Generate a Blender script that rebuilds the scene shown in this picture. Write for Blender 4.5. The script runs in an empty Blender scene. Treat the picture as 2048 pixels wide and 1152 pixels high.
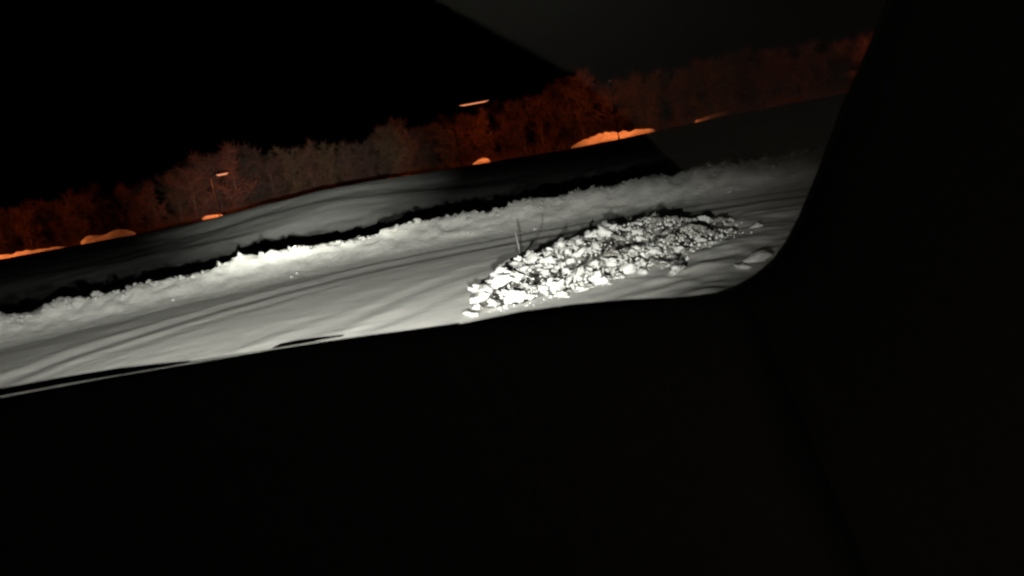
import bpy, bmesh, math, random
import numpy as np
from mathutils import Vector, Matrix, noise

R = math.radians
random.seed(7)
rng = np.random.default_rng(7)
S = bpy.context.scene
COL = S.collection

# ------------------------------------------------------------------ camera
EYE = Vector((0.0, 0.0, 1.7))
cd = bpy.data.cameras.new('camera')
cam = bpy.data.objects.new('camera', cd)
COL.objects.link(cam)
cd.sensor_width = 36.0
cd.lens = 36.0 * 1600 / 2048
cd.clip_start = 0.02
cd.clip_end = 6000
cam.matrix_world = (Matrix.Translation(EYE) @ Matrix.Rotation(R(90 - 10.6), 4, 'X')
                    @ Matrix.Rotation(R(-10.6), 4, 'Z'))
cd.dof.use_dof = True
cd.dof.focus_distance = 11.0
cd.dof.aperture_fstop = 28.1 / 2.2          # a phone lens, about 2 mm of aperture
S.camera = cam

# ------------------------------------------------------------------ night sky and moon
w = bpy.data.worlds.new('World')
S.world = w
w.use_nodes = True
wn = w.node_tree
bg = wn.nodes['Background']
sky = wn.nodes.new('ShaderNodeTexSky')
sky.sky_type = 'NISHITA'
sky.sun_disc = False
sky.sun_elevation = R(-9)
sky.sun_rotation = R(200)
wn.links.new(sky.outputs[0], bg.inputs[0])
bg.inputs[1].default_value = 0.02
sd = bpy.data.lights.new('moon', 'SUN')
sd.energy = 0.001
sd.angle = R(0.5)
sd.color = (0.8, 0.9, 1.0)
so = bpy.data.objects.new('moon', sd)
so.rotation_euler = (R(55), 0, R(30))
COL.objects.link(so)

S.view_settings.view_transform = 'Standard'
S.view_settings.look = 'None'
S.view_settings.exposure = 0.0
S.view_settings.gamma = 1.0
S.view_settings.use_curve_mapping = False
S.cycles.filter_width = 2.3
S.cycles.max_bounces = 6
S.cycles.diffuse_bounces = 2
S.cycles.glossy_bounces = 3
S.cycles.transparent_max_bounces = 8
S.cycles.sample_clamp_indirect = 4.0


# ------------------------------------------------------------------ helpers
def tag(o, label=None, cat=None, group=None, kind=None):
    if label: o['label'] = label
    if cat: o['category'] = cat
    if group: o['group'] = group
    if kind: o['kind'] = kind
    return o


def link(name, data, parent=None, mat=None, smooth=False):
    o = bpy.data.objects.new(name, data)
    COL.objects.link(o)
    if parent is not None:
        o.parent = parent
    if mat is not None and data is not None and not data.materials:
        data.materials.append(mat)
    if smooth and data is not None:
        data.polygons.foreach_set('use_smooth', [True] * len(data.polygons))
    return o


def empty(name, loc=(0, 0, 0), rz=0.0):
    o = bpy.data.objects.new(name, None)
    o.location = loc
    o.rotation_euler = (0, 0, rz)
    o.empty_display_size = 0.2
    COL.objects.link(o)
    return o


def mesh_from(name, verts, faces):
    m = bpy.data.meshes.new(name)
    m.from_pydata([tuple(v) for v in verts], [], [tuple(f) for f in faces])
    m.update()
    return m


def bm_mesh(name, bm):
    bmesh.ops.recalc_face_normals(bm, faces=bm.faces)
    m = bpy.data.meshes.new(name)
    bm.to_mesh(m)
    bm.free()
    return m


def tube(points, radii, n=8):
    """closed tapered tube through points -> verts, faces"""
    V, Fc = [], []
    P = [Vector(p) for p in points]
    for i, p in enumerate(P):
        t = (P[min(i + 1, len(P) - 1)] - P[max(i - 1, 0)]).normalized()
        a = t.orthogonal().normalized() if i == 0 else (a - t * a.dot(t)).normalized()
        b = t.cross(a)
        for k in range(n):
            c = 2 * math.pi * k / n
            V.append(p + (a * math.cos(c) + b * math.sin(c)) * radii[i])
    for i in range(len(P) - 1):
        for k in range(n):
            k2 = (k + 1) % n
            Fc.append((i * n + k, i * n + k2, (i + 1) * n + k2, (i + 1) * n + k))
    Fc.append(tuple(range(n - 1, -1, -1)))
    Fc.append(tuple(range((len(P) - 1) * n, len(P) * n)))
    return V, Fc


# smooth value noise on numpy arrays
_T = rng.random((256, 256))


def vnoise(x, y):
    x = np.asarray(x, float); y = np.asarray(y, float)
    xi = np.floor(x).astype(int); yi = np.floor(y).astype(int)
    fx = x - xi; fy = y - yi
    fx = fx * fx * (3 - 2 * fx); fy = fy * fy * (3 - 2 * fy)
    a = _T[xi % 256, yi % 256]; b = _T[(xi + 1) % 256, yi % 256]
    c = _T[xi % 256, (yi + 1) % 256]; d = _T[(xi + 1) % 256, (yi + 1) % 256]
    return (a * (1 - fx) + b * fx) * (1 - fy) + (c * (1 - fx) + d * fx) * fy - 0.5


def fbm(x, y, o=4):
    s = 0; a = 1.0
    for i in range(o):
        s = s + a * vnoise(x * 2 ** i + 17.3 * i, y * 2 ** i + 5.1 * i)
        a *= 0.5
    return s


def sstep(a, b, x):
    t = np.clip((np.asarray(x, float) - a) / (b - a), 0, 1)
    return t * t * (3 - 2 * t)


# ------------------------------------------------------------------ materials
def mat_base(name, color, rough=0.8, metallic=0.0, spec=0.3):
    m = bpy.data.materials.new(name)
    m.use_nodes = True
    b = m.node_tree.nodes['Principled BSDF']
    b.inputs['Base Color'].default_value = (*color, 1)
    b.inputs['Roughness'].default_value = rough
    b.inputs['Metallic'].default_value = metallic
    b.inputs['Specular IOR Level'].default_value = spec
    return m


def noisy(name, c1, c2, scale, rough=0.8, bump=0.0, bscale=None, stretch=(1, 1, 1), spec=0.3, lo=0.35, hi=0.65,
          metallic=0.0, bdist=0.05):
    m = mat_base(name, c1, rough, metallic, spec)
    t = m.node_tree
    b = t.nodes['Principled BSDF']
    tc = t.nodes.new('ShaderNodeTexCoord')
    mp = t.nodes.new('ShaderNodeMapping')
    mp.inputs['Scale'].default_value = stretch
    t.links.new(tc.outputs['Object'], mp.inputs[0])
    n = t.nodes.new('ShaderNodeTexNoise')
    n.inputs['Scale'].default_value = scale
    n.inputs['Detail'].default_value = 6
    n.inputs['Roughness'].default_value = 0.65
    t.links.new(mp.outputs[0], n.inputs['Vector'])
    r = t.nodes.new('ShaderNodeValToRGB')
    r.color_ramp.elements[0].position = lo
    r.color_ramp.elements[0].color = (*c1, 1)
    r.color_ramp.elements[1].position = hi
    r.color_ramp.elements[1].color = (*c2, 1)
    t.links.new(n.outputs[0], r.inputs[0])
    t.links.new(r.outputs[0], b.inputs['Base Color'])
    if bump:
        n2 = t.nodes.new('ShaderNodeTexNoise')
        n2.inputs['Scale'].default_value = bscale or scale * 3
        n2.inputs['Detail'].default_value = 5
        t.links.new(mp.outputs[0], n2.inputs['Vector'])
        bp = t.nodes.new('ShaderNodeBump')
        bp.inputs['Strength'].default_value = bump
        bp.inputs['Distance'].default_value = bdist
        t.links.new(n2.outputs[0], bp.inputs['Height'])
        t.links.new(bp.outputs[0], b.inputs['Normal'])
    return m


M_SNOW = noisy('snow', (0.74, 0.75, 0.76), (0.88, 0.88, 0.87), 3.0, 0.9, 0.35, 14, spec=0.15)
M_BANK = noisy('ploughed_snow', (0.68, 0.675, 0.65), (0.84, 0.835, 0.805), 5.0, 0.9, 0.3, 16, spec=0.15)
M_ROAD = noisy('packed_snow', (0.62, 0.61, 0.585), (0.80, 0.79, 0.76), 1.8, 0.75, 0.2, 20,
               stretch=(0.3, 2.2, 1), spec=0.2, bdist=0.02)
M_CHUNK = noisy('snow_lump', (0.50, 0.50, 0.485), (0.80, 0.80, 0.775), 9.0, 0.9, 0.6, 30, spec=0.15, bdist=0.02)
M_DIRTY = noisy('dirty_snow_lump', (0.04, 0.037, 0.032), (0.55, 0.54, 0.51), 6.0, 0.9, 0.6, 30, spec=0.15, bdist=0.02,
                lo=0.42, hi=0.6)
M_GAPS = noisy('dark_gap_core', (0.025, 0.023, 0.02), (0.34, 0.33, 0.31), 5.0, 0.9, 0.6, 30, spec=0.15, bdist=0.02, lo=0.45, hi=0.62)  # gap darkness between the lumps is put into the core's colour
M_SOIL = noisy('frozen_soil', (0.03, 0.027, 0.022), (0.07, 0.06, 0.05), 12.0, 0.95, 0.5, 30, bdist=0.02)
M_PANEL = noisy('black_moulded_plastic', (0.010, 0.010, 0.0095), (0.014, 0.014, 0.013), 60, 0.75, 0.15, 400, spec=0.12,
                bdist=0.001)
M_PILLAR = noisy('charcoal_pillar_trim', (0.007, 0.007, 0.0065), (0.010, 0.010, 0.009), 90, 0.85, 0.2, 500, spec=0.1,
                 bdist=0.001)
M_RUBBER = noisy('black_rubber', (0.012, 0.012, 0.011), (0.02, 0.02, 0.018), 80, 0.8, spec=0.1)
M_LEDGE = noisy('brushed_sill_metal', (0.80, 0.80, 0.77), (0.9, 0.9, 0.87), 40, 0.12, spec=0.5, metallic=1.0)
M_VEIL = noisy('grey_veil_panel', (0.33, 0.33, 0.31), (0.42, 0.42, 0.40), 120, 0.95, 0.3, 600, spec=0.1, bdist=0.001)
M_STEEL = noisy('galvanised_steel', (0.16, 0.15, 0.14), (0.24, 0.23, 0.22), 20, 0.6, spec=0.3)
M_POLE = noisy('dark_painted_steel', (0.010, 0.010, 0.009), (0.016, 0.015, 0.014), 20, 0.6, spec=0.2)
M_STAKE = noisy('weathered_stake', (0.14, 0.14, 0.13), (0.20, 0.20, 0.19), 30, 0.8)
M_BARK = noisy('bark', (0.07, 0.05, 0.04), (0.12, 0.09, 0.07), 14, 0.95, 0.6, 40)
M_TWIG = [noisy('red_brown_twigs', (0.075, 0.040, 0.030), (0.12, 0.06, 0.045), 2.0, 0.95),
          noisy('olive_twigs', (0.070, 0.045, 0.028), (0.10, 0.066, 0.04), 2.0, 0.95),
          noisy('dark_brown_twigs', (0.045, 0.027, 0.023), (0.075, 0.045, 0.038), 2.0, 0.95)]
M_REFLECT = mat_base('white_reflector', (0.85, 0.85, 0.85), 0.4)


def emit(name, color, strength):
    m = mat_base(name, (0.1, 0.1, 0.1), 0.4)
    b = m.node_tree.nodes['Principled BSDF']
    b.inputs['Emission Color'].default_value = (*color, 1)
    b.inputs['Emission Strength'].default_value = strength
    return m


M_SODIUM = emit('sodium_lamp_lens', (1.0, 0.30, 0.14), 1.0)
M_HEAD = emit('headlamp_lens', (1.0, 0.97, 0.9), 8.0)

# window glass: clear, with the pane's own weak mirror reflection
M_GLASS = bpy.data.materials.new('window_glass')
M_GLASS.use_nodes = True
t = M_GLASS.node_tree
t.nodes.clear()
o_ = t.nodes.new('ShaderNodeOutputMaterial')
mx = t.nodes.new('ShaderNodeMixShader')
tr = t.nodes.new('ShaderNodeBsdfTransparent')
tr.inputs[0].default_value = (0.97, 0.98, 0.97, 1)
gl = t.nodes.new('ShaderNodeBsdfGlossy')
gl.inputs['Roughness'].default_value = 0.035
lw = t.nodes.new('ShaderNodeFresnel')
lw.inputs['IOR'].default_value = 1.65
t.links.new(lw.outputs[0], mx.inputs[0])
t.links.new(tr.outputs[0], mx.inputs[1])
t.links.new(gl.outputs[0], mx.inputs[2])
t.links.new(mx.outputs[0], o_.inputs[0])

# ------------------------------------------------------------------ terrain
AZK = np.array([-60, -40, -32.5, -25.5, -17.5, -12.4, 0.2, 11.0, 22.3, 32, 60])
ELK = np.array([-5.2, -5.2, -5.16, -5.11, -4.97, -5.0, -4.95, -4.62, -4.55, -4.5, -4.5])
RC = 15.1                                              # the bank bends round at this distance


def crest_z(az):
    return 1.7 + RC * np.tan(np.radians(np.interp(az, AZK, ELK)))


LIP_AZ = [-40, -31.6, -24, -12, -4, 6, 11.5, 16.6, 40]
LIP_EL = [-1.5, -1.55, -1.7, -1.6, -1.4, -1.6, -1.45, -1.25, -1.1]


def ground_z(r, az):
    """field beyond the bank: flat, then a smooth snowy embankment, then a gentle rise to the trees"""
    x = r * np.sin(np.radians(az)); y = r * np.cos(np.radians(az))
    lip = 1.7 + 43.0 * np.tan(np.radians(np.interp(az, LIP_AZ, LIP_EL)))
    rise = lip * sstep(22, 43, r) - 0.45 * sstep(43.3, 45.5, r)
    hump = np.exp(-((az + 11.0) / 8.0) ** 2)
    und = fbm(x * 0.10 + 3, y * 0.16 + 9, 3) * 0.25 * sstep(20, 30, r) * (1 - .85 * sstep(36, 42, r))
    emb = 0.55 * np.clip(hump, 0, 1.05) * sstep(20.5, 31.0, r + 1.3 * vnoise(az * 0.25, 3.3)) * (1 - 0.9 * sstep(33, 44, r))
    return rise + emb + und + fbm(x * 0.9, y * 0.9, 3) * 0.05 * sstep(15, 20, r) * (1 - .6 * sstep(38, 43, r)) - 0.04


az_list = np.concatenate([np.arange(-180, -50, 5.0), np.arange(-50, 46, 0.35), np.arange(46, 180.1, 5.0)])
r_list = np.concatenate([np.arange(0.5, 16, 1.0), np.arange(16, 40, 0.35), np.arange(40, 80, 1.5),
                         np.array([85, 95, 110, 130, 160, 220, 350, 600, 1200, 2500, 4500])])


def polar_sheet(name, rl, al, zf, mat, closed=False):
    A, Rr = np.meshgrid(al, rl)
    Z = zf(Rr, A)
    X = Rr * np.sin(np.radians(A)); Y = Rr * np.cos(np.radians(A))
    V = np.stack([X.ravel(), Y.ravel(), Z.ravel()], 1)
    n, m_ = len(al), len(rl)
    I = np.arange(n * m_).reshape(m_, n)
    q = np.stack([I[:-1, :-1].ravel(), I[1:, :-1].ravel(), I[1:, 1:].ravel(), I[:-1, 1:].ravel()], 1)
    me = mesh_from(name, V.tolist(), q.tolist())
    return link(name, me, None, mat, True)


tag(polar_sheet('ground', r_list, az_list, ground_z, M_SNOW), kind='structure')

# packed snow road with wheel ruts
RUTS = [  # (az, r) knots, half width, depth
    ([-45, -33.5, -28.4, -22.1, -16.4, -9.4, -3.8, 6], [10.0, 10.8, 11.6, 12.1, 12.6, 13.0, 13.1, 13.1], 0.22, 0.06),
    ([-45, -33.5, -25, -16, -9, -2, 8, 20], [9.6, 10.3, 11.1, 11.9, 12.6, 12.9, 13.0, 12.8], 0.22, 0.03),
    ([-45, -30, -20, -11.7, -6.1, -2.9, 2, 12], [6.5, 7.4, 8.3, 9.1, 10.2, 10.8, 11.4, 12.2], 0.22, 0.05),
    ([-45, -30, -20, -11.7, -6.1, -2.9, 2, 12], [5.9, 6.7, 7.4, 8.1, 9.0, 9.6, 10.0, 10.8], 0.2, 0.035),
    ([-5, 5, 11, 16, 22, 30], [6.6, 6.9, 7.3, 7.9, 8.6, 9.4], 0.16, 0.04),
    ([-5, 5, 11, 16, 22, 30], [7.3, 7.4, 7.9, 8.5, 9.3, 10.3], 0.12, 0.03),
]


def road_z(r, az):
    z = np.zeros_like(r)
    for k, rr, hw, dp in RUTS:
        rc = np.interp(az, k, rr) + 0.08 * vnoise(az * 0.5, rr[0])
        d = (r - rc) / (hw * 1.15)
        dp = dp * (0.24 if rr[0] == 10.0 else 0.14)
        z = z - dp * np.exp(-d * d) + 0.55 * dp * np.exp(-((np.abs(d) - 1.9) / 0.7) ** 2)
    s = r - 0.055 * (az + 12)                       # along the direction of travel
    z = z + fbm(s * 2.3, az * 0.6, 4) * 0.006 + fbm(s * 9.0, az * 2.2, 3) * 0.004
    z = z + fbm(s * 1.0 + 4, az * 0.10 + 7, 2) * 0.008
    rough = sstep(6, 14, az) * (1 - sstep(11, 13, r))
    z = z + rough * (fbm(r * 2.6, az * 0.5, 4) * 0.05)
    return z + 0.02


road = polar_sheet('road', np.arange(3.0, 14.9, 0.045), np.arange(-48, 45, 0.45), road_z, M_ROAD)
tag(road, kind='structure')

# ------------------------------------------------------------------ the ploughed bank along the road
BANK = tag(empty('snow_bank', (0, RC, 0)), 'long low ploughed snow bank with a ragged crest bending round the far road edge',
           'snow bank')
BA = np.arange(-48, 45, 0.22)
BP = np.concatenate([np.linspace(-3.1, -0.35, 44), np.linspace(-0.27, 0.3, 14), np.linspace(0.4, 1.5, 9)])


def bank_z(r, az):
    p = r - RC
    cz = crest_z(az) + 0.035 * vnoise(az * 1.1, 2.2) * 2 + 0.03 * vnoise(az * 3.7, 5.5)
    front = 0.56 * np.clip((p + 0.9) / 0.9, 0, 1) ** 1.9 + 0.29 * np.clip((p + 1.7) / 1.7, 0, 1) ** 2.0 + 0.15 * np.clip((p + 3.0) / 3.0, 0, 1) ** 2.2
    back = 1 - sstep(0.05, 1.1, p)
    prof = np.where(p < 0, front, back)
    z = cz * prof
    lum = (fbm(r * 2.1, az * 0.55, 4) * 0.11 + np.abs(fbm(r * 5, az * 1.5, 3)) * 0.09) * (0.25 * np.clip(prof * 3, 0, 1) + .75 * sstep(.35, .95, prof))
    tear = fbm(p * 4.0 + az * .35, az * .9 - p * 1.5, 4)        # plough streaks slanting up the face
    z = z + lum + 0.05 * tear * sstep(.05, .5, prof) - 0.004
    return np.where((p < -3.0) | (p > 1.2), -0.12, z)


bm_ob = polar_sheet('ridge', RC + BP, BA, bank_z, M_BANK)
bm_ob.parent = BANK
bm_ob.location = (0, -RC, 0)


# irregular snow lumps shared by bank and pile
def lump_mesh(name, seed, blocky):
    rg = random.Random(seed)
    bm = bmesh.new()
    if blocky:
        sx, sy, sz = rg.uniform(0.7, 1.1), rg.uniform(0.6, 1.0), rg.uniform(0.45, 0.8)
        for i in range(10):
            v = Vector((rg.uniform(-1, 1), rg.uniform(-1, 1), rg.uniform(-1, 1)))
            mx_ = max(abs(v.x), abs(v.y), abs(v.z))
            v = v / mx_ * rg.uniform(0.75, 1.0)
            bm.verts.new((v.x * sx, v.y * sy, v.z * sz))
        res = bmesh.ops.convex_hull(bm, input=bm.verts)
        for g in res['geom_interior']:
            if isinstance(g, bmesh.types.BMVert) and g.is_valid:
                bm.verts.remove(g)
        bmesh.ops.bevel(bm, geom=list(bm.edges), offset=0.07, segments=1, affect='EDGES', profile=0.5)
        for v in bm.verts:
            v.co += Vector((rg.gauss(0, 1), rg.gauss(0, 1), rg.gauss(0, 1))) * .035
        bmesh.ops.triangulate(bm, faces=bm.faces)
    else:                                              # a crumbly clod: several blobs run together, torn by noise
        bmesh.ops.create_icosphere(bm, subdivisions=3, radius=1)
        off = Vector((rg.uniform(-50, 50), rg.uniform(-50, 50), rg.uniform(-50, 50)))
        st = Vector((rg.uniform(.8, 1.25), rg.uniform(.7, 1.0), rg.uniform(.55, 1.05)))
        for v in bm.verts:
            n = v.co.normalized()
            d = 0.75 * noise.noise(n * 1.5 + off) + 0.42 * noise.noise(n * 3.3 + off * 2) + 0.26 * noise.noise(n * 7.0 + off * 3)
            d -= 0.30 * abs(noise.noise(n * 4.5 + off * 4))
            v.co = n * max(.35, 1 + d)
            v.co = Vector((v.co.x * st.x, v.co.y * st.y, v.co.z * st.z))
            if v.co.z < -0.4:
                v.co.z = -0.4
    m = bm_mesh(name, bm)
    m.polygons.foreach_set('use_smooth', [not blocky] * len(m.polygons))
    return m


LUMPS = [lump_mesh('lump', 20 + i, i == 7) for i in range(12)]
for m in LUMPS:
    m.materials.append(M_CHUNK)
DLUMPS = [lump_mesh('dirty_lump', 60 + i, i % 4 == 3) for i in range(5)]
for m in DLUMPS:
    m.materials.append(M_DIRTY)


def polar(r, az):
    return r * math.sin(R(az)), r * math.cos(R(az))


rb = random.Random(5)
az = -38.0
nb = 0
while az < 36:                                        # clods riding on the crest
    p = rb.gauss(-0.02, 0.07)
    r = RC + p
    x, y = polar(r, az)
    s = rb.choice([0.025, 0.03, 0.04, 0.05, 0.065]) * rb.uniform(0.8, 1.2)
    z = -.02 + float(bank_z(np.array([r]), np.array([az]))[0]) + s * 0.05
    o = link('snow_clod', rb.choice(LUMPS), BANK)
    o.location = (x, y - RC, z)
    o.rotation_euler = (rb.uniform(-.5, .5), rb.uniform(-.5, .5), rb.uniform(0, 6.3))
    o.scale = (s * rb.uniform(.9, 1.7), s, s * rb.uniform(.8, 1.5))
    az += rb.uniform(0.12, 0.45)
    nb += 1
    o.rotation_euler[1] -= .5
for i in range(8):                                   # clods rolled down its face
    az = rb.uniform(-36, 34); r = RC - rb.uniform(0.2, 1.3)
    x, y = polar(r, az); s = rb.uniform(0.012, 0.03)
    o = link('snow_clod', rb.choice(LUMPS), BANK)
    o.location = (x, y - RC, float(bank_z(np.array([r]), np.array([az]))[0]) + s * .2)
    o.rotation_euler = (rb.uniform(-.6, .6), rb.uniform(-.6, .6), rb.uniform(0, 6.3))
    o.scale = (s * rb.uniform(1, 1.6), s, s)

# ------------------------------------------------------------------ the rubble pile of broken snow
PILE = tag(empty('snow_pile', (1.2, 9.6, 0)), 'heap of broken white snow lumps at the right, in front of the bank',
           'snow pile')
PC = (1.2, 9.6)
SPINE = [(-0.20, 8.25, 0.20, 0.30), (-0.05, 8.9, 0.25, 0.45), (0.25, 9.6, 0.27, 0.60), (0.75, 10.2, 0.27, 0.70), (1.4, 10.7, 0.27, 0.75),
         (2.0, 11.0, 0.30, 0.75), (2.5, 11.0, 0.17, 0.6), (3.1, 10.8, 0.05, 0.45)]
APRON = [(0.05, 8.2, 0.10, .5), (0.6, 8.5, 0.13, .6), (1.1, 8.9, 0.14, .7), (1.6, 9.3, 0.14, .7), (2.2, 9.7, 0.15, .7), (2.7, 9.9, 0.11, .5)]


def pile_z(x, y):
    z = np.full(np.shape(x), -0.08)
    for L in (SPINE, APRON):
        for i in range(len(L) - 1):
            for f in (0, .33, .67):
                a = [L[i][k] * (1 - f) + L[i + 1][k] * f for k in range(4)]
                d = np.hypot(x - a[0], y - a[1]) / a[3]
                z = np.maximum(z, (a[2] * .82 + 0.08) * np.clip(1 - d ** 1.7, 0, 1) - 0.08)
    return z


xs = np.arange(-1.0, 4.6, 0.05); ys = np.arange(7.4, 12.6, 0.05)
X, Y = np.meshgrid(xs, ys)
Z = pile_z(X, Y)
Z = np.where(Z > -0.07, Z + fbm(X * 3.1, Y * 3.1, 4) * 0.10 - 0.05, -0.10)
n_, m_ = len(xs), len(ys)
I = np.arange(n_ * m_).reshape(m_, n_)
q = np.stack([I[:-1, :-1].ravel(), I[:-1, 1:].ravel(), I[1:, 1:].ravel(), I[1:, :-1].ravel()], 1)
keep = Z.ravel()[q].max(1) > -0.09
V = np.stack([X.ravel() - PC[0], Y.ravel() - PC[1], Z.ravel()], 1)
used = np.unique(q[keep]); remap = -np.ones(len(V), int); remap[used] = np.arange(len(used))
core = link('pile_core', mesh_from('pile_core', V[used].tolist(), remap[q[keep]].tolist()), PILE, M_GAPS, True)

rp = random.Random(11)
spots = []
# a few large lumps that stand out at the near end
BIG = [(-0.22, 8.05, .17, 0), (0.03, 8.1, .14, 1), (-0.27, 8.45, .13, 3), (-0.12, 8.5, .15, 4), (0.15, 8.55, .17, 6), (0.33, 8.25, .11, 7),
       (-0.33, 8.85, .11, 9), (0.5, 8.7, .12, 2), (0.75, 8.75, .10, 5)]
for x, y, s, k in BIG:
    spots.append((x, y, s, LUMPS[k], rp.uniform(.7, 1.0)))
tries = 0
while len(spots) < 290 and tries < 20000:
    tries += 1
    x = rp.uniform(-.8, 3.6); y = rp.uniform(7.7, 11.7)
    h = float(pile_z(np.array([x]), np.array([y]))[()][0])
    if h < -0.045 or h < -0.03 + 0.10 * rp.random() + 0.16 * float(vnoise(np.array([x * 2.3]), np.array([y * 2.3]))[0]):
        continue
    s = rp.choice([.05, .06, .07, .08, .09, .10, .12]) * rp.uniform(.8, 1.15)
    if any((x - a[0]) ** 2 + (y - a[1]) ** 2 < (0.70 * (s + a[2])) ** 2 for a in spots):
        continue
    if x > .9 and rp.random() < .25 + .15 * (x > 1.8):
        continue
    far = (x > 1.0 and rp.random() < 0.38) or (x > 1.8 and rp.random() < .45)
    spots.append((x, y, s, rp.choice(DLUMPS) if far else rp.choice(LUMPS), rp.uniform(.5, 1.5)))
for x, y, s, me, zs in spots:
    o = link('snow_lump', me, PILE)
    z = max(0.0, float(pile_z(np.array([x]), np.array([y]))[0]) - 0.02)
    o.location = (x - PC[0], y - PC[1], z + s * .25)
    o.rotation_euler = (rp.uniform(-.5, .5), rp.uniform(-.5, .5), rp.uniform(0, 6.3))
    s *= rp.choice([.4, .5, .6, .75, 1.0])
    o.scale = (s * rp.uniform(1.0, 1.9), s * rp.uniform(.8, 1.2), s * min(zs, .11 / s))


def crumbs(name, parent, n, region, mat, s0, s1, zf, base=(0, 0)):
    """fine snow crumbs, too small to pick apart: one mesh"""
    V, Fc = [], []
    for i in range(n):
        x, y = region()
        z = zf(x, y)
        s = rp.uniform(s0, s1)
        b = len(V)
        c = Vector((x - base[0], y - base[1], z + s * .3))
        for d in ((1, 0, 0), (-1, 0, 0), (0, 1, 0), (0, -1, 0), (0, 0, 1), (0, 0, -1)):
            V.append(c + Vector(d) * s * rp.uniform(.6, 1.3))
        for f in ((0, 2, 4), (2, 1, 4), (1, 3, 4), (3, 0, 4), (2, 0, 5), (1, 2, 5), (3, 1, 5), (0, 3, 5)):
            Fc.append(tuple(b + k for k in f))
    return tag(link(name, mesh_from(name, V, Fc), parent, mat), kind='stuff')


def pile_reg():
    while True:
        x = rp.uniform(-.8, 3.8); y = rp.uniform(7.6, 11.9)
        if float(pile_z(np.array([x]), np.array([y]))[0]) > -0.05:
            return x, y


crumbs('snow_crumbs', PILE, 2200, pile_reg, M_CHUNK, .008, .026, lambda x, y: max(0, float(pile_z(np.array([x]), np.array([y]))[0])), PC)

# loose lumps lying clear of the heap
for (x, y, s, k, lab, dark) in [
        (-0.46, 7.9, .06, 2, 'small bright snow lump lying left of the heap of broken snow', 0),
        (1.72, 8.15, .09, 4, 'white snow lump on the smooth snow in front of the heap', 0),
        (1.80, 8.45, .085, 1, 'dark dirty lump just behind a white snow lump in front of the heap', 1),
        (2.50, 7.95, .09, 6, 'snow lump nearest the rounded corner of the car window', 0),
        (2.28, 7.75, .06, 8, 'low snow lump beside the one nearest the window corner', 0),
        (3.2, 10.0, .055, 5, 'dim snow lump at the far right tip of the heap', 0)]:
    o = link('snow_lump', (DLUMPS if dark else LUMPS)[k % (5 if dark else 12)])
    z = float(road_z(np.array([math.hypot(x, y)]), np.array([math.degrees(math.atan2(x, y))]))[0])
    o.location = (x, y, z + s * .3)
    o.rotation_euler = (.2, -.1, k * 1.1)
    o.scale = (s * 1.6, s, s * .65)
    tag(o, lab, 'snow lump')

# thin stake standing behind the heap
vx, vy = polar(11.0, 1.0)
V, Fc = tube([(0, 0, -.1), (0.004, 0, .22), (-.006, 0, .42), (-.008, 0, .45)], [.016, .015, .014, .006], 8)
o = link('stake', mesh_from('stake', V, Fc), None, M_STAKE, True)
o.location = (vx, vy, 0.0)
tag(o, 'thin pale stake standing up behind the heap of broken snow', 'stake')

# ------------------------------------------------------------------ headlights of the car
CAR = tag(empty('car', (0.4, 0.9, 0.0)),
          'black car interior round the view: window ledge below and leaning pillar at the right', 'car')
CP = Vector((0.4, 0.9, 0.0))


def carpart(name, V, Fc, mat, smooth=False, parent=None):
    return link(name, mesh_from(name, [Vector(v) - CP for v in V], Fc), parent or CAR, mat, smooth)


def spot(name, loc, target, energy, size, blend, color, radius, squash):
    l = bpy.data.lights.new(name, 'SPOT')
    l.energy = energy; l.spot_size = R(size); l.spot_blend = blend; l.color = color; l.shadow_soft_size = radius
    o = bpy.data.objects.new(name, l)
    COL.objects.link(o)
    o.parent = CAR
    o.location = Vector(loc) - CP
    o.rotation_euler = (Vector(target) - Vector(loc)).to_track_quat('-Z', 'Y').to_euler()
    o.scale = (1.0, squash, 1.0)
    return o


HL = [(-1.45, 1.25, 1.06), (-0.20, 1.25, 1.06)]
for k, h in enumerate(HL):
    V, Fc = tube([(h[0], h[1] - .16, h[2]), (h[0], h[1] - .10, h[2]), (h[0], h[1] - .03, h[2]), (h[0], h[1] - .02, h[2])],
                 [.03, .07, .09, .085], 20)
    shell = carpart('headlight', V, Fc, M_STEEL, True)
    V, Fc = tube([(h[0], h[1] - .018, h[2]), (h[0], h[1] - .008, h[2])], [.08, .07], 20)
    carpart('lens', V, Fc, M_HEAD, True, shell)
    az = -17.0 if k == 0 else -14.0
    tx, ty = polar(30, az)
    hx, hy = polar(30, az + 2.0)
    spot('low_beam', (h[0], h[1] + .01, h[2]), (tx, ty, -2.75), 5900, 88, 1.0, (1.0, 0.98, 0.915), .05, .133)
    spot('high_beam', (h[0], h[1] + .01, h[2]), (hx, hy, 1.35), 24000, 23, 1.0, (1.0, 0.985, 0.88), .05, .425)

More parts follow.
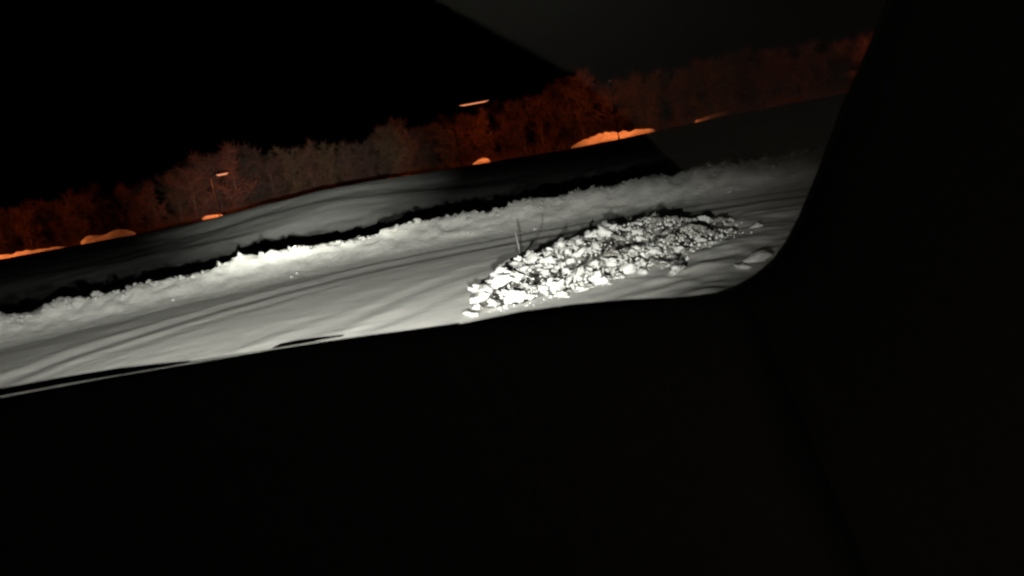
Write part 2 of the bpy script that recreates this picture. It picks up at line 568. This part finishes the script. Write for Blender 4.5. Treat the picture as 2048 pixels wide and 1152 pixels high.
# ------------------------------------------------------------------ car window frame (opening outline in the plane of the glass)
EDGE = [(-3.0, 1.530), (-0.80, 1.534), (-0.613, 1.534), (-0.535, 1.534), (-0.431, 1.534), (-0.328, 1.532), (-0.25, 1.531), (-0.173, 1.528),
        (-0.111, 1.525), (-0.044, 1.522), (0.008, 1.519), (0.059, 1.516), (0.111, 1.512), (0.152, 1.508), (0.183, 1.505),
        (0.204, 1.504), (0.225, 1.507), (0.247, 1.515), (0.267, 1.527), (0.284, 1.544), (0.300, 1.567), (0.319, 1.599),
        (0.338, 1.634), (0.357, 1.669), (0.381, 1.710), (0.404, 1.748), (0.434, 1.800), (0.50, 1.92), (0.58, 2.06), (0.70, 2.27)]
PROFILE = [(0.55, 0.90), (0.09, 0.885), (0.045, 0.87), (0.036, 0.86), (0.0, 0.80), (0.001, 0.790), (0.006, 0.780), (0.016, 0.770), (0.05, 0.758),
           (0.12, 0.742), (0.16, 0.74), (0.60, 0.72)]
GY = 0.80


def frame_strip(i0, i1, prof, shift=0.0):
    pts = [Vector((x, 0, z)) for x, z in EDGE]
    V, Fc = [], []
    for i in range(i0, i1 + 1):
        a = pts[max(i - 1, 0)]; b = pts[min(i + 1, len(pts) - 1)]
        t_ = (b - a).normalized()
        n = Vector((t_.z, 0, -t_.x))                  # away from the opening
        for s, y in prof:
            p = pts[i] + n * (s + shift)
            V.append((p.x, y, p.z))
    m = len(prof)
    for i in range(i1 - i0):
        for k in range(m - 1):
            Fc.append((i * m + k, i * m + k + 1, (i + 1) * m + k + 1, (i + 1) * m + k))
        Fc.append((i * m + m - 1, i * m, (i + 1) * m, (i + 1) * m + m - 1))
    Fc.append(tuple(range(m))); Fc.append(tuple(range((i1 - i0) * m, (i1 - i0 + 1) * m))[::-1])
    return V, Fc


V, Fc = frame_strip(0, 16, PROFILE)
tag(carpart('window_ledge', V, Fc, M_PANEL, True), 'black moulded ledge under the car window')
V, Fc = frame_strip(16, len(EDGE) - 1, PROFILE)
tag(carpart('pillar', V, Fc, M_PILLAR, True), 'charcoal trim of the leaning pillar')
# rubber seal round the corner and up the pillar
sp = [(x, GY - .004, z) for x, z in EDGE[13:]]
V, Fc = tube(sp, [.0035] * len(sp), 8)
carpart('window_seal', V, Fc, M_RUBBER, True)

# glass in the opening, set into the frame
gp = [(x, z) for x, z in EDGE]
V = [(x + (0.004 if z > 1.55 else 0), GY - .003, z - .004) for x, z in gp] + [(0.70, GY - .003, 2.27), (-3.0, GY - .003, 2.27)]
g = carpart('window_glass', V, [tuple(range(len(V)))], M_GLASS)
sol = g.modifiers.new('thickness', 'SOLIDIFY')
sol.thickness = 0.0001

# polished strip outside the glass, mirroring the lit road
lx = np.concatenate([np.linspace(-3.0, -1.0, 12), np.linspace(-0.95, -0.06, 60)])
V, Fc = [], []
ez = np.interp(lx, [e[0] for e in EDGE[:17]], [e[1] for e in EDGE[:17]])
for i, x in enumerate(lx):
    wd = 0.075 * (1 - 0.97 * sstep(-0.42, -0.06, x))
    z0 = ez[i] + 0.0004
    for y, z in ((0.806, z0 - .02), (0.806, z0 + .0004), (0.806 + wd * .5, z0 - wd * .5 * .150), (0.806 + wd, z0 - wd * .162), (0.806 + wd, z0 - .03)):
        V.append((x, y, z))
for i in range(len(lx) - 1):
    for k in range(4):
        Fc.append((i * 5 + k, i * 5 + k + 1, (i + 1) * 5 + k + 1, (i + 1) * 5 + k))
tag(carpart('sill_strip', V, Fc, M_LEDGE), 'bright polished strip along the window ledge')


# dark rubber shapes and a painted dim reflection on the ledge: lens shapes with thickness
def lens(name, top, bot, y0, y1, mat):
    V, Fc = [], []
    n = len(top)
    for y in (y0, y1):
        V += [(x, y, z) for x, z in top] + [(x, y, z) for x, z in bot]
    m = 2 * n
    for i in range(n - 1):
        Fc.append((i, i + 1, n + i + 1, n + i))
        Fc.append((m + i, m + n + i, m + n + i + 1, m + i + 1))
        Fc.append((i, m + i, m + i + 1, i + 1))
        Fc.append((n + i, n + i + 1, m + n + i + 1, m + n + i))
    Fc.append((0, n, m + n, m)); Fc.append((n - 1, m + n - 1, m + 2 * n - 1, m + n - 1) if False else (n - 1, m + n - 1, m + 2 * n - 1, 2 * n - 1))
    return carpart(name, V, Fc, mat)


lens('dark_ledge_piece', [(-.251, 1.5352), (-.243, 1.5372), (-.228, 1.5376), (-.21, 1.5368), (-.192, 1.5353), (-.178, 1.5342)],
     [(-.251, 1.5349), (-.243, 1.5346), (-.228, 1.5343), (-.21, 1.5341), (-.192, 1.5340), (-.178, 1.5340)], .797, .804, M_RUBBER)
lens('dark_ledge_piece', [(-.70, 1.5455), (-.60, 1.5453), (-.53, 1.5448), (-.47, 1.5446), (-.408, 1.5430), (-.37, 1.5400), (-.337, 1.5370)],
     [(-.70, 1.5372), (-.60, 1.5376), (-.53, 1.5385), (-.47, 1.5385), (-.408, 1.5374), (-.37, 1.5368), (-.337, 1.5365)], .797, .804, M_RUBBER)
lens('dark_ledge_piece', [(-.075, 1.5222), (0.004, 1.5238), (0.06, 1.5212), (0.112, 1.5160), (0.15, 1.5105), (0.183, 1.5052)],
     [(-.075, 1.519), (0.004, 1.514), (0.06, 1.511), (0.112, 1.507), (0.15, 1.503), (0.183, 1.500)], .797, .804, M_RUBBER)  # dim reflection in the ledge, built as a dark solid wedge

# unseen panel behind the viewer, added so the glass mirrors a grey veil
SY = 2 * (GY - .003) - 2.1
VEIL_OUTLINE = [(-0.30, 2.24), (-0.057, 2.062), (0.088, 1.951), (0.258, 1.821), (0.38, 1.684), (0.434, 1.609), (0.501, 1.525), (0.574, 1.371),
        (0.634, 1.209), (0.691, 1.0), (1.6, 0.9), (1.7, 2.5), (-0.3, 2.5)]
n = len(VEIL_OUTLINE)
V = [(x, SY, z) for x, z in VEIL_OUTLINE] + [(x + .03, SY - .12, z + .02) for x, z in VEIL_OUTLINE]
Fc = [tuple(range(n))[::-1], tuple(range(n, 2 * n))] + [(i, (i + 1) % n, n + (i + 1) % n, n + i) for i in range(n)]
carpart('veil_panel', V, Fc, M_VEIL)
dl = bpy.data.lights.new('veil_fill', 'POINT')  # unseen fill added above to light the mirrored panel
dl.energy = 2.0
dl.color = (1.0, 0.98, 0.86)
dl.shadow_soft_size = 0.02
do = bpy.data.objects.new('veil_fill', dl)
COL.objects.link(do)
do.parent = CAR
do.location = Vector((0.15, -0.15, 2.35)) - CP
cl = bpy.data.lights.new('low_veil_fill', 'POINT')      # unseen fill added low down to brighten the lower veil
cl.energy = 3.0
cl.color = (1.0, 0.76, 0.62)
cl.shadow_soft_size = 0.03
co = bpy.data.objects.new('low_veil_fill', cl)
COL.objects.link(co)
co.parent = CAR
co.location = Vector((0.75, -0.05, 1.0)) - CP

# ------------------------------------------------------------------ street lamps along the trees
SOD = (1.0, 0.215, 0.05)


def street_lamp(label, az, r, hz, energy, head_len, twin, tilt=0.0, turn=0.0, cutoff=False, reach=.4):
    x, y = polar(r, az)
    gz = float(ground_z(np.array([r]), np.array([az]))[0])
    L = tag(empty('street_lamp', (x, y, gz)), label, 'street lamp', 'sodium street lamps along the trees')
    L.rotation_euler = (0, 0, turn)
    h = hz - gz
    V, Fc = tube([(0, 0, -.2), (0, 0, .3), (0, 0, .32), (0, 0, h - .2), (0.02, 0, h + .02)], [.05, .05, .032, .026, .024], 10)
    link('pole', mesh_from('pole', V, Fc), L, M_POLE, True)
    V, Fc = tube([(0.02, 0, h + .0), (reach * .5, 0, h + .07), (reach + .05, 0, h + .08)], [.03, .028, .025], 8)
    link('arm', mesh_from('arm', V, Fc), L, M_POLE, True)
    for k in range(2 if twin else 1):
        dz = -.17 * k
        bm = bmesh.new()
        bmesh.ops.create_cube(bm, size=1)
        for v in bm.verts:
            tp = 0.75 if v.co.z > 0 else 1.0
            v.co = Vector((v.co.x * head_len * tp, v.co.y * .26 * tp, v.co.z * .09))
        bmesh.ops.bevel(bm, geom=list(bm.edges), offset=.02, segments=2, affect='EDGES')
        hd = link('lamp_head', bm_mesh('lamp_head', bm), L, M_POLE)
        hd.location = (reach + head_len / 2, 0, h + .10 + dz)
        hd.rotation_euler = (0, tilt, 0)
        bm = bmesh.new()
        bmesh.ops.create_cube(bm, size=1)
        for v in bm.verts:
            tp = 0.7 if v.co.z < 0 else 1.0
            v.co = Vector((v.co.x * head_len * .9 * tp, v.co.y * .22 * tp, v.co.z * (.07 if head_len > 1 else .10)))
        bmesh.ops.bevel(bm, geom=list(bm.edges), offset=.02, segments=2, affect='EDGES')
        ln = link('lens', bm_mesh('lens', bm), hd, M_SODIUM)
        ln.location = (0, 0, -.03 if cutoff else -.09)
        if cutoff:                                     # full cut-off lamp: the lens sits up inside a skirt
            w2, d2 = head_len / 2, .14
            out = [(-w2, -d2), (w2, -d2), (w2, d2), (-w2, d2)]
            V = [(a, b, c) for c in (-.03, -.24) for a, b in out] + [(a * .94, b * .9, c) for c in (-.03, -.24) for a, b in out]
            Fq = []
            for i in range(4):
                j = (i + 1) % 4
                Fq += [(i, j, 4 + j, 4 + i), (8 + j, 8 + i, 12 + i, 12 + j), (4 + i, 4 + j, 12 + j, 12 + i), (i, 8 + i, 8 + j, j)]
            link('skirt', mesh_from('skirt', V, Fq), hd, M_POLE)
    l = bpy.data.lights.new('sodium_light', 'SPOT')
    l.energy = energy; l.color = SOD; l.shadow_soft_size = .03
    l.spot_size = R(156); l.spot_blend = .3
    lo = bpy.data.objects.new('sodium_light', l)
    COL.objects.link(lo)
    lo.parent = L
    back = .42 if cutoff else .22                     # light set off behind the head, so pole and skirt stay dark
    ca, sa = math.cos(-R(az) - turn), math.sin(-R(az) - turn)
    lo.location = (reach + head_len / 2 - back * sa, back * ca, h - (.06 if cutoff else .12))
    lo.rotation_euler = (R(68), 0, -R(az) - turn)      # the light is thrown towards the trees
    return L


street_lamp('short orange street lamp on a low pole, left of the middle', -18.7, 45.8, 2.48, 480, .75, False, .0, -.3)
street_lamp('tall orange street lamp with a long thin lens above the trees in the middle', -1.9, 45.5, 3.80, 560, 1.9, False, 0.0, .15)
street_lamp('shielded street lamp turned towards the brightest orange snow mound at the right', 9.3, 44.6, 3.5, 520, .75, False, .0,
            math.pi / 2 - R(9.3), True, .4)
street_lamp('street lamp at the left end of the orange mounds', -34.6, 45.0, 3.6, 1200, .75, False, .0, -.2)
street_lamp('street lamp behind the leaning car pillar', 28.5, 45.0, 4.6, 800, .75, False, .0, .2)

# ------------------------------------------------------------------ orange lit snow mounds in front of the trees
def mound(label, az, el, r, L, W, H, rot=0.0, seed=1):
    x, y = polar(r, az)
    zc = 1.7 + r * math.tan(R(el))
    nx, ny = 40, 16
    V, Fc = [], []
    for j in range(ny + 1):
        for i in range(nx + 1):
            u = i / nx * 2 - 1; v = j / ny * 2 - 1
            e = max(0.0, 1 - abs(u) ** 2.3) * max(0.0, 1 - v * v)
            hgt = H * e ** .6 * (1 + .9 * float(fbm(np.array([u * L * .6 + seed * 7.1]), np.array([v * W * .8 + seed]), 3)[0])) - .1 - .7 * (1 - min(1, e * 5))
            V.append((u * L / 2, v * W / 2, hgt))
    for j in range(ny):
        for i in range(nx):
            a = j * (nx + 1) + i
            Fc.append((a, a + 1, a + nx + 2, a + nx + 1))
    o = link('snow_mound', mesh_from('snow_mound', V, Fc), None, M_SNOW, True)
    o.location = (x, y, zc)
    o.rotation_euler = (0, 0, R(-az) + rot)
    tag(o, label, 'snow mound', 'snow mounds along the trees')


mound('long low orange snow mound at the left edge of the picture', -30.4, -1.75, 47.4, 4.4, 1.6, .36, .02, 1)
mound('rounded brownish orange snow mound, second from the left edge', -25.6, -1.72, 47.4, 2.9, 1.4, .46, .02, 2)
mound('small dim orange mound at the foot of the short street lamp', -19.2, -1.62, 47.4, 1.3, .9, .20, 0, 3)
mound('flat orange mound right behind the pale embankment', -6.6, -1.45, 47.4, 2.4, 1.2, .24, 0, 4)
mound('small bright orange mound under the tall street lamp', -.5, -1.45, 47.4, 1.15, .9, .38, 0, 5)
mound('brightest and longest orange snow mound, right of the middle', 8.9, -1.7, 47.4, 5.4, 1.6, .62, .02, 13)
mound('faint orange mound farthest to the right', 16.0, -1.35, 47.4, 2.6, 1.3, .34, 0, 8)

# white marker beside the bright mound
x, y = polar(45, 4.75)
mk = tag(empty('marker_post', (x, y, float(ground_z(np.array([45.]), np.array([4.75]))[0]))),
         'little white marker left of the brightest orange mound', 'marker post')
V, Fc = tube([(0, 0, -.2), (0, 0, .5), (0, 0, .52)], [.035, .035, .02], 8)
link('post', mesh_from('post', V, Fc), mk, M_STEEL, True)
bm = bmesh.new(); bmesh.ops.create_cube(bm, size=1)
for v in bm.verts: v.co = Vector((v.co.x * .34, v.co.y * .03, v.co.z * .10 - v.co.x * .06))
bmesh.ops.bevel(bm, geom=list(bm.edges), offset=.008, segments=1, affect='EDGES')
pl = link('plate', bm_mesh('plate', bm), mk, M_REFLECT); pl.location = (0, -.05, .46)


# ------------------------------------------------------------------ bare winter trees
def tree_meshes(seed, h):
    rg = random.Random(seed)
    V, Fc = [], []

    def add(pts, rad, n=6):
        v, f = tube(pts, rad, n)
        b = len(V)
        V.extend(v); Fc.extend([tuple(b + k for k in q_) for q_ in f])
    lean = Vector((rg.uniform(-.1, .1), rg.uniform(-.1, .1), 1)).normalized()
    top = lean * h * .8
    tp = [Vector((0, 0, -.3)), lean * h * .2, lean * h * .5 + Vector((rg.uniform(-.1, .1), rg.uniform(-.1, .1), 0)), top]
    add(tp, [h * .022, h * .018, h * .012, h * .004], 7)
    limbs = []
    for i in range(16):
        f = rg.uniform(.08, .75)
        b = lean * h * f
        a = rg.uniform(0, 6.283)
        ln = h * rg.uniform(.22, .42) * (1.1 - .6 * f)
        d = Vector((math.cos(a), math.sin(a), rg.uniform(.5, 1.3))).normalized()
        e = b + d * ln
        mid = b + d * ln * .5 + Vector((0, 0, -.04 * h))
        add([b, mid, e], [h * .008, h * .005, h * .002], 5)
        limbs.append((b, mid, e))
    limbs.append((tp[1], tp[2], tp[3]))
    tv, tf = V, Fc
    TV, TF = [], []
    for i in range(2600):
        b, mid, e = rg.choice(limbs)
        u = rg.random() ** .7
        p = b.lerp(mid, u * 2) if u < .5 else mid.lerp(e, u * 2 - 1)
        d = Vector((rg.gauss(0, 1), rg.gauss(0, 1), rg.gauss(.45, .8))).normalized()
        ln = h * rg.uniform(.05, .17)
        wd = rg.uniform(.008, .022)
        s = d.orthogonal().normalized()
        s.rotate(Matrix.Rotation(rg.uniform(0, 6.28), 3, d))
        q1 = p + d * ln * .55 + s * ln * .12
        k = len(TV)
        TV.extend([p - s * wd, p + s * wd, q1 + s * wd * .7, q1 - s * wd * .7, p + d * ln])
        TF.extend([(k, k + 1, k + 2, k + 3), (k + 3, k + 2, k + 4)])
    for i in range(500):                               # brush at the foot
        a = rg.uniform(0, 6.283); rr = rg.uniform(0, .3) * h
        p = Vector((math.cos(a) * rr, math.sin(a) * rr, -.1))
        d = Vector((rg.gauss(0, .35), rg.gauss(0, .35), 1)).normalized()
        ln = h * rg.uniform(.12, .36); wd = rg.uniform(.008, .018)
        s = d.orthogonal().normalized()
        s.rotate(Matrix.Rotation(rg.uniform(0, 6.28), 3, d))
        k = len(TV)
        TV.extend([p - s * wd, p + s * wd, p + d * ln]); TF.append((k, k + 1, k + 2))
    return mesh_from('trunk', tv, tf), mesh_from('crown', TV, TF)


TM = []
for i in range(6):
    a, b = tree_meshes(300 + i, 4.0)
    a.materials.append(M_BARK)
    TM.append((a, [b.copy() for _ in range(3)]))
    for k in range(3):
        TM[-1][1][k].materials.append(M_TWIG[k])
TOPK_AZ = [-36, -30.7, -26, -21, -17.2, -14.5, -11, -6.2, -3, 1, 4.5, 7.0, 9.5, 13, 17.1, 21, 26.2, 34]
TOPK_EL = [1.7, 1.75, 1.7, 2.0, 2.9, 2.2, 2.0, 2.5, 2.1, 2.6, 2.7, 3.9, 2.6, 2.5, 2.9, 2.3, 2.4, 2.3]
rt = random.Random(21)
STAND = {-17.2: 'tall rounded bare tree rising behind the short street lamp',
         -6.2: 'slim bare tree poking above the others, left of the tall street lamp',
         7.0: 'tallest pointed bare tree, behind the left end of the brightest orange mound',
         17.1: 'bushy bare tree topping the wood above the faint mound at the right'}


def tree(az, r, el, label, k=None, group=None, wide=1.0):
    x, y = polar(r, az)
    gz = float(ground_z(np.array([r]), np.array([az]))[0])
    h = 1.7 + r * math.tan(R(el)) - gz
    root = tag(empty('bare_tree', (x, y, gz), rt.uniform(0, 6.28)), label, 'tree', group)
    s = h / 3.75
    sw = s * rt.uniform(.9, 1.25) * wide
    root.scale = (sw, sw, s)
    tm = TM[rt.randrange(len(TM))]
    link('trunk', tm[0], root)
    link('crown', tm[1][k if k is not None else rt.choice([0, 0, 1, 2])], root)


for a_, lab in STAND.items():
    tree(a_, 49.5, float(np.interp(a_, TOPK_AZ, TOPK_EL)), lab, 2 if a_ in (-17.2, 7.0) else 1, 'bare trees along the far road', .85)
GEN = 'bare reddish brown tree merging into the dark wood behind the orange mounds'
for row, r0 in ((0, 51.0), (1, 54.5)):
    a_ = -37.5 + row * .6
    while a_ < 34:
        el = float(np.interp(a_, TOPK_AZ, TOPK_EL)) - abs(rt.gauss(0, .35)) + row * .05
        if not any(abs(a_ - s_) < .5 for s_ in STAND) or row:
            olive = 1 if (-15 < a_ < -9 and rt.random() < .7) else None
            tree(a_, r0 + rt.uniform(-1, 1.2), el, GEN, olive, 'trees of the dark wood')
        a_ += rt.uniform(1.0, 1.7)
